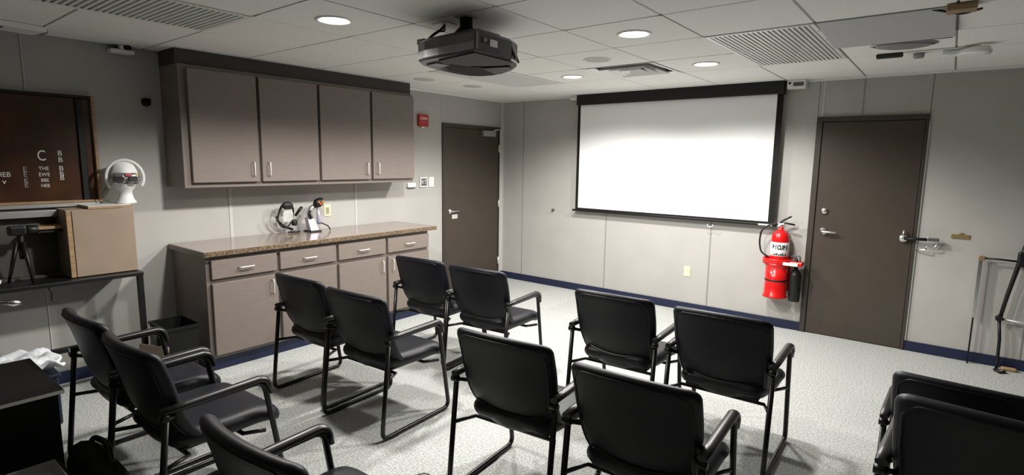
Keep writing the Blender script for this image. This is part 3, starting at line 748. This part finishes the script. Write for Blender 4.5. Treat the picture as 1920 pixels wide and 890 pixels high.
o_ = [(-.12, -.13)]+[(.12*math.sin(a)*1.0, .09+.10*math.cos(a)) for a in [PI/2*1-PI*k/8+0 for k in range(9)]][::1]+[]
o_ = [(.12, -.13), (.12, .06), (.10, .12), (.05, .155), (-.05, .155), (-.10, .12), (-.12, .06), (-.12, -.13)]
part('board', M_TAN, t, prism, o_, 0, .016)
part('edge', M_WHITE, t, prism, [(x*.985, y*.985) for x, y in o_], .0162, .019)
# foam head with goggles
t = thing('foam_head', 'white foam display head wearing goggles on top of the beige box', 'mannequin head', (.17, -4.555, TZ+.484), math.radians(-12))
g = BM()
lathe(g, [(.062, 0), (.064, .01), (.05, .03), (.042, .06), (.046, .085), (.065, .11), (.085, .145), (.098, .19), (.098, .235), (.085, .275), (.06, .30), (.03, .314), (.004, .318)], 28)
for v_ in g.verts:
    x, y, z = v_.co
    if .08 < z < .30:
        if x > 0: v_.co.x *= 1.0
        v_.co.y *= .86
    if x > .03 and .09 < z < .17: v_.co.x += .028*(1-abs(z-.13)/.045) if abs(z-.13) < .045 else 0
    if x > .05 and abs(y) < .03 and .15 < z < .21: v_.co.x += .028
obj('head', g, M_FOAM, t)
gm = part('goggle_frame', M_GREYD, t, slab, .080, .040, .05, .03, 10, 8, 5, lambda p, u, v: Vector((.100+p.y-.045*u*u, p.x, .185+p.z)))
M_MIRROR = mat('mirror_lens', (.45, .43, .42), .12, .9)
for sy in (-.042, .044):
    part('lens', M_MIRROR, gm, slab, .040, .040, .03, .03, 8, 8, 5, lambda p, u, v: Vector((.118+p.y-.35*abs(sy+p.x)*.5, sy+p.x, .182+p.z)))
part('lens_patch', M_AMBER, gm, slab, .018, .011, .008, .006, 6, 6, 5, lambda p, u, v: Vector((.121+p.y-.1*(p.x+.06), .056+p.x, .208+p.z)))
part('lens_patch', M_PINK, gm, slab, .020, .010, .008, .006, 6, 6, 5, lambda p, u, v: Vector((.130+p.y, .012+p.x, .210+p.z)))
part('strap', M_GREY, gm, tube, [(.101*math.cos(a), .088*math.sin(a), .19) for a in [math.radians(40+280*k/20) for k in range(21)]], .008, 6)
part('hood_rim', M_WMETAL, t, tube, [(.045+.01*math.sin(a), .112*math.cos(a), .19+.125*math.sin(a)) for a in [math.radians(-35+250*k/24) for k in range(25)]], .011, 8)
part('cord', M_GREYD, t, tube, fillet([(-.0, -.10, .13), (.0, -.135, .09), (.0, -.125, .03), (.03, -.09, .004)], .04), .003, 6)
# display board
t = thing('display_board', 'large dark brown framed display board with white lettering on the left wall', 'board', (.0005, -5.12, 1.305))
part('backing', M_BROWN, t, box, 0, .02, -.45, .43, .02, .73)
bm = BM(); box(bm, 0, .055, .432, .452, 0, .75, .003); box(bm, 0, .055, -.472, -.452, 0, .75, .003); box(bm, 0, .055, -.451, .431, 0, .018, .003)
obj('frame', bm, M_TAN, t)
part('top_frame', M_BLACK, t, box, 0, .055, -.451, .431, .732, .75, .003)
part('inner_bar', M_BLACK, t, box, .0205, .04, .345, .385, .02, .73, .004)
part('ledge', M_GREYMET, t, box, 0, .06, -.45, .43, -.025, -.002, .002)
def marks(y, z, rows, wd, hh):
    for r_ in range(rows):
        text_part('lettering', random.choice(['HEB', 'EWE', 'THE', 'BBE', 'WEB']), hh, (.0212, y, z-r_*hh*1.15), (PI/2, 0, PI/2), M_LABEL, t, sx=wd)
text_part('lettering', 'C', .10, (.0212, .135, .325), (PI/2, 0, PI/2), M_LABEL, t, sx=.7)
marks(.14, .24, 2, .85, .036); marks(.14, .16, 2, .85, .032)
for z in (.345, .30, .24, .20, .175): text_part('lettering', 'B', .048, (.0212, .235, z), (PI/2, 0, PI/2), M_LABEL, t)
for z in (.235, .20, .155, .13): text_part('lettering', 'E', .048, (.0212, .04, z), (PI/2, 0, PI/2), mat('dim_print', (.35, .34, .32), .5), t)
marks(-.07, .20, 1, .9, .045); text_part('lettering', 'v', .05, (.0212, -.07, .155), (PI/2, 0, PI/2), M_LABEL, t)
# tripod on the table
t = thing('camera_tripod', 'small black tripod with camera head on the black table at the left edge', 'tripod', (.25, -5.18, TZ+.001))
for a in (20, 140, 260):
    c, s = math.cos(math.radians(a)), math.sin(math.radians(a))
    part('leg', M_BLACK, t, tube, [(c*.02, s*.02, .27), (c*.05, s*.05, .14), (c*.08, s*.08, .008)], [.014, .012, .008], 8)
part('column', M_BLACK, t, lathe, [(.014, .16), (.018, .24), (.018, .31), (.010, .33)], 12)
part('head', M_BLACK, t, box, -.03, .04, -.06, .03, .315, .375, .012)
part('lens', M_BLACK, t, lathe, [(.028, .03), (.032, .04), (.032, .085), (.026, .09)], 16, (.0, 0, .345), 'y')
for k, (dx, dy, rz) in enumerate(((0, 0, .1), (.01, .02, -.2), (-.02, -.01, .35))):
    pp = tag(part('paper_sheet', M_LABEL, None, slab, .085, .10, .003, .01, 6, 6, 5, lambda p, u, v: Vector((p.x, p.z, .004+p.y+.012*abs(u*v)))), ['curled white paper on the black table, lowest of the stack', 'curled white paper on the black table, middle of the stack', 'curled white paper on the black table, topmost of the stack'][k], 'paper', 'papers on the black table')
    pp.location = (.26+dx, -5.42+dy, TZ+.001+.020*k); pp.rotation_euler = (0, 0, rz)
t = thing('clamp_lamp', 'small black clamp lamp with silver head under the black table edge', 'lamp', (.385, -5.30, TZ-.032))
part('arm', M_BLACK, t, tube, [(0, -.22, -.003), (.01, -.10, -.025), (.015, .03, -.05)], [.010, .010, .012], 8)
part('head', M_CHROME, t, tube, [(.012, -.02, -.045), (.018, .03, -.055), (.02, .07, -.06)], [.012, .024, .010], 12)
part('clamp', M_BLACK, t, box, -.03, .01, -.25, -.19, -.03, .0, .004)
t = thing('cable_hook', 'thin black hook hanging from the black table edge', 'hook', (.365, -5.09, TZ-.03))
part('hook', M_BLACK, t, tube, fillet([(0, 0, 0), (.005, .015, -.02), (.008, .01, -.085), (.01, .03, -.10)], .01), .005, 6)
# black bin beside the cabinet
t = thing('waste_bin', 'black rectangular waste bin beside the left base cabinet', 'bin', (.50, -4.415, 0))
bm = BM(); o1 = [(-.16, -.11), (.16, -.11), (.16, .11), (-.16, .11)]
V = [[bm.verts.new((x*s, y*s, z)) for x, y in o1] for s, z in ((.82, 0), (1.0, .42), (1.05, .42), (1.05, .40), (1.0, .40), (.955, .42), (.79, .012))]
V = [[bm.verts.new((x*s, y*s, z)) for x, y in o1] for s, z in ((.80, 0), (1.0, .405), (1.06, .405), (1.06, .425), (.96, .425), (.77, .012))]
for A, B in zip(V, V[1:]):
    for i in range(4): bm.faces.new((A[i], A[(i+1) % 4], B[(i+1) % 4], B[i]))
bm.faces.new(V[0][::-1]); bm.faces.new(V[-1])
for v_ in [v_ for v_ in bm.verts if not v_.link_faces]: bm.verts.remove(v_)
obj('shell', bm, M_BLACK, t)
part('liner', M_GREY, t, slab, .06, .10, .012, .02, 6, 6, 5, lambda p, u, v: Vector((-.05+p.x, -.125+p.y-.0*u, .30+p.z)))
# storage box with cloth by the wall
t = thing('storage_box', 'low navy storage box under the black table', 'box', (.60, -5.30, 0))
part('body', mat('dark_navy', (.006, .009, .03), .5), t, box, -.20, .16, -.36, .14, 0, .30, .01)
part('lid', MATS['dark_navy'], t, box, -.21, .17, -.37, .15, .301, .325, .008)
t = tag(part('crumpled_cloth', M_CLOTH, None, slab, .27, .20, .03, .05, 26, 18, 5,
     lambda p, u, v: Vector((p.z+.02*math.sin(9*u), p.x+.02*math.sin(7*v), .035+p.y+.022*math.sin(8*u+2*v)*math.cos(6*v)+.012*math.sin(17*u+9*v)))), 'crumpled white cloth spread over the navy storage box', 'cloth')
t.location = (.58, -5.40, .345); t.rotation_euler = (0, 0, .05)
tag(part('cardboard_sheet', M_BEIGE, None, box, -.13, .13, -.012, .0, 0, .30, .003), 'brown cardboard sheet leaning beside the black bin', 'cardboard')
o = bpy.data.objects[[o.name for o in C.objects if o.name.startswith('cardboard_sheet')][0]]; o.location = (.56, -4.60, 0); o.rotation_euler = (-.12, 0, .4)
# black cart, bottom-left corner
t = thing('equipment_cart', 'black cart with silver top edge in the bottom left corner', 'cart', (1.74, -5.78, 0))
part('top', M_BLACK, t, box, -.29, .285, -.50, .38, .635, .655, .004)
part('edge_trim', M_CHROME, t, box, .2855, .292, -.50, .38, .637, .653, .002)
part('side_panel', M_BLACKM, t, box, .255, .275, -.48, .36, .06, .634)
part('side_panel', M_BLACKM, t, box, -.275, -.255, -.48, .36, .06, .634)
part('shelf', M_BLACKM, t, box, -.254, .254, -.48, .36, .25, .27)
for xx in (-.25, .25):
    for yy in (-.45, .33): part('caster', M_BLACK, t, lathe, [(.028, -.012), (.03, -.008), (.03, .008), (.028, .012)], 14, (xx, yy, .03), 'x')
t = thing('equipment_case', 'low black case beside the cart in the bottom left corner', 'case', (2.32, -5.72, 0))
part('body', M_BLACK, t, box, -.24, .22, -.34, .26, 0, .36, .015)
part('lid', M_BLACK, t, box, -.245, .225, -.345, .265, .362, .40, .012)
part('latch', M_CHROME, t, box, .2255, .235, -.06, .0, .34, .385, .003)
t = thing('plastic_tray', 'shallow grey plastic tray on the low black case', 'tray', (2.32, -5.62, .401))
bm = BM(); o1 = [(-.10, -.15), (.10, -.15), (.10, .13), (-.10, .13)]
V = [[bm.verts.new((x*s, y*s, z)) for x, y in o1] for s, z in ((.90, 0), (1.0, .045), (.97, .045), (.87, .006))]
for A, B in zip(V, V[1:]):
    for i in range(4): bm.faces.new((A[i], A[(i+1) % 4], B[(i+1) % 4], B[i]))
bm.faces.new(V[0][::-1]); bm.faces.new(V[-1])
obj('tray', bm, mat('tray_grey', (.33, .32, .30), .4), t)
part('insert', M_WHITE, t, box, .02, .05, -.02, .04, .007, .016, .003)
t = thing('shoulder_bag', 'slouching black bag between the cart and the third-row chair', 'bag', (2.24, -5.36, 0))
part('body', M_BLACKM, t, slab, .17, .21, .14, .08, 12, 12, 5, lambda p, u, v: Vector((p.x*.9, p.y+.02*u, .212+p.z-.04*u*max(0, v))))
part('strap', M_BLACK, t, tube, fillet([(-.13, .0, .37), (-.16, .03, .43), (-.02, .05, .44), (.12, .02, .36)], .06), .012, 8)

# ------------------------------------------------------------------ right side: metal frame at the back wall, ceiling oddments
t = thing('folding_frame', 'silver and black folding metal frame leaning on the back wall at the right edge', 'frame', (5.28, -.06, 0))
part('upright', M_CHROME, t, box, -.125, -.098, -.015, .012, .40, .905, .002)
part('lower_upright', M_BLACK, t, box, -.118, -.106, -.008, .006, .0, .40, .001)
part('corner_cap', M_BRASS, t, box, -.128, -.085, -.018, .015, .885, .922, .004)
part('top_bar', M_BLACK, t, tube, [(-.10, -.002, .905), (.02, -.002, .905), (.13, -.002, .90)], .008, 8)
part('black_arm', M_BLACK, t, tube, [(.16, -.01, 1.08), (.125, -.012, .90), (.08, -.012, .62), (.055, -.012, .43)], [.018, .017, .015, .014], 10)
part('knuckle', M_BLACK, t, lathe, [(.022, -.022), (.026, -.015), (.026, .015), (.022, .022)], 14, (.05, -.012, .425), 'y')
part('lower_arm', M_BLACK, t, tube, [(.05, -.012, .425), (.07, -.012, .25), (.075, -.012, .05), (.075, -.03, .012)], .012, 10)
part('clamp', M_BLACK, t, box, .11, .19, -.04, .03, .86, .98, .012)
part('cross_rail', M_GREYMET, t, tube, [(.06, -.005, .42), (.25, -.005, .405), (.42, -.005, .39)], .010, 8)
part('foot_hook', M_BLACK, t, tube, [(.075, -.03, .012), (.06, -.09, .012), (.09, -.14, .012), (.12, -.11, .012), (.12, -.08, .012)], .011, 8)
part('rear_leg', M_BLACK, t, tube, [(.40, -.005, 1.05), (.42, -.005, .39), (.43, -.005, .012)], .012, 8)
t = tag(part('foot_pad', M_TAN, None, slab, .055, .025, .03, .02, 8, 6, 5, lambda p, u, v: Vector((p.x, p.z, .015+p.y))), 'small brown pad on the floor by the folding metal frame', 'pad'); t.location = (5.43, -.07, 0)
# sagging grey panel in the ceiling
i, j = sag
t = thing('sagging_panel', 'grey ceiling panel hanging askew at the top right', 'ceiling panel', ((GX[i]+GX[i+1])/2, (GY[j]+GY[j+1])/2, H))
g = BM(); box(g, -.312, .312, -.32, .32, -.012, .0, .003)
for v_ in g.verts: v_.co.z += -.035*(v_.co.y+.32)/.64+.006
obj('panel', g, mat('grey_panel', (.50, .50, .51), .6), t)
part('edge_strip', M_GREYD, t, tube, [(-.10, .315, -.036), (.30, .315, -.036)], .008, 6)
t = thing('oval_fixture', 'flat grey oval fixture on the ceiling in front of the white bent pipe', 'ceiling fixture', (4.58, -1.43, H), .25)
g = BM(); lathe(g, [(.001, -.03), (.08, -.028), (.13, -.018), (.15, -.002)], 28)
for v_ in g.verts: v_.co.x *= 1.15; v_.co.y *= .7
obj('dome', g, mat('grey_fixture', (.26, .26, .27), .5), t)
g = BM(); lathe(g, [(.152, -.001), (.165, -.001), (.165, -.006), (.15, -.009)], 28, cap=False)
for v_ in g.verts: v_.co.x *= 1.15; v_.co.y *= .7
obj('rim', g, M_GREYMET, t)
t = thing('pipe_fixture', 'white bent ceiling pipe with dark bracket above the dark door', 'ceiling fixture', (4.68, -1.08, H))
part('base_plate', M_WHITE, t, box, -.10, .30, -.05, .05, -.012, -.001, .004)
part('bracket', M_INK, t, box, -.28, -.12, -.045, .01, -.03, -.001, .008)
part('motor', M_GREY, t, lathe, [(.03, -.045), (.034, -.03), (.034, -.012)], 14, (-.03, 0, 0))
part('pipe', mat('white_gloss', (.85, .85, .85), .15), t, tube, fillet([(.10, -.02, -.03), (.20, -.01, -.035), (.25, -.10, -.04), (.33, -.12, -.04), (.34, -.04, -.04)], .05, 6), .024, 12)
t = thing('ceiling_bracket', 'brown bracket with dark wire on the ceiling at the top right edge', 'bracket', (4.87, -2.37, H))
part('block', M_TAN, t, box, -.06, .06, -.05, .05, -.035, -.001, .006)
part('wire', M_INK, t, tube, fillet([(-.12, .02, -.004), (-.06, .03, -.02), (.0, .04, -.04), (.08, .05, -.02)], .03), .006, 6)
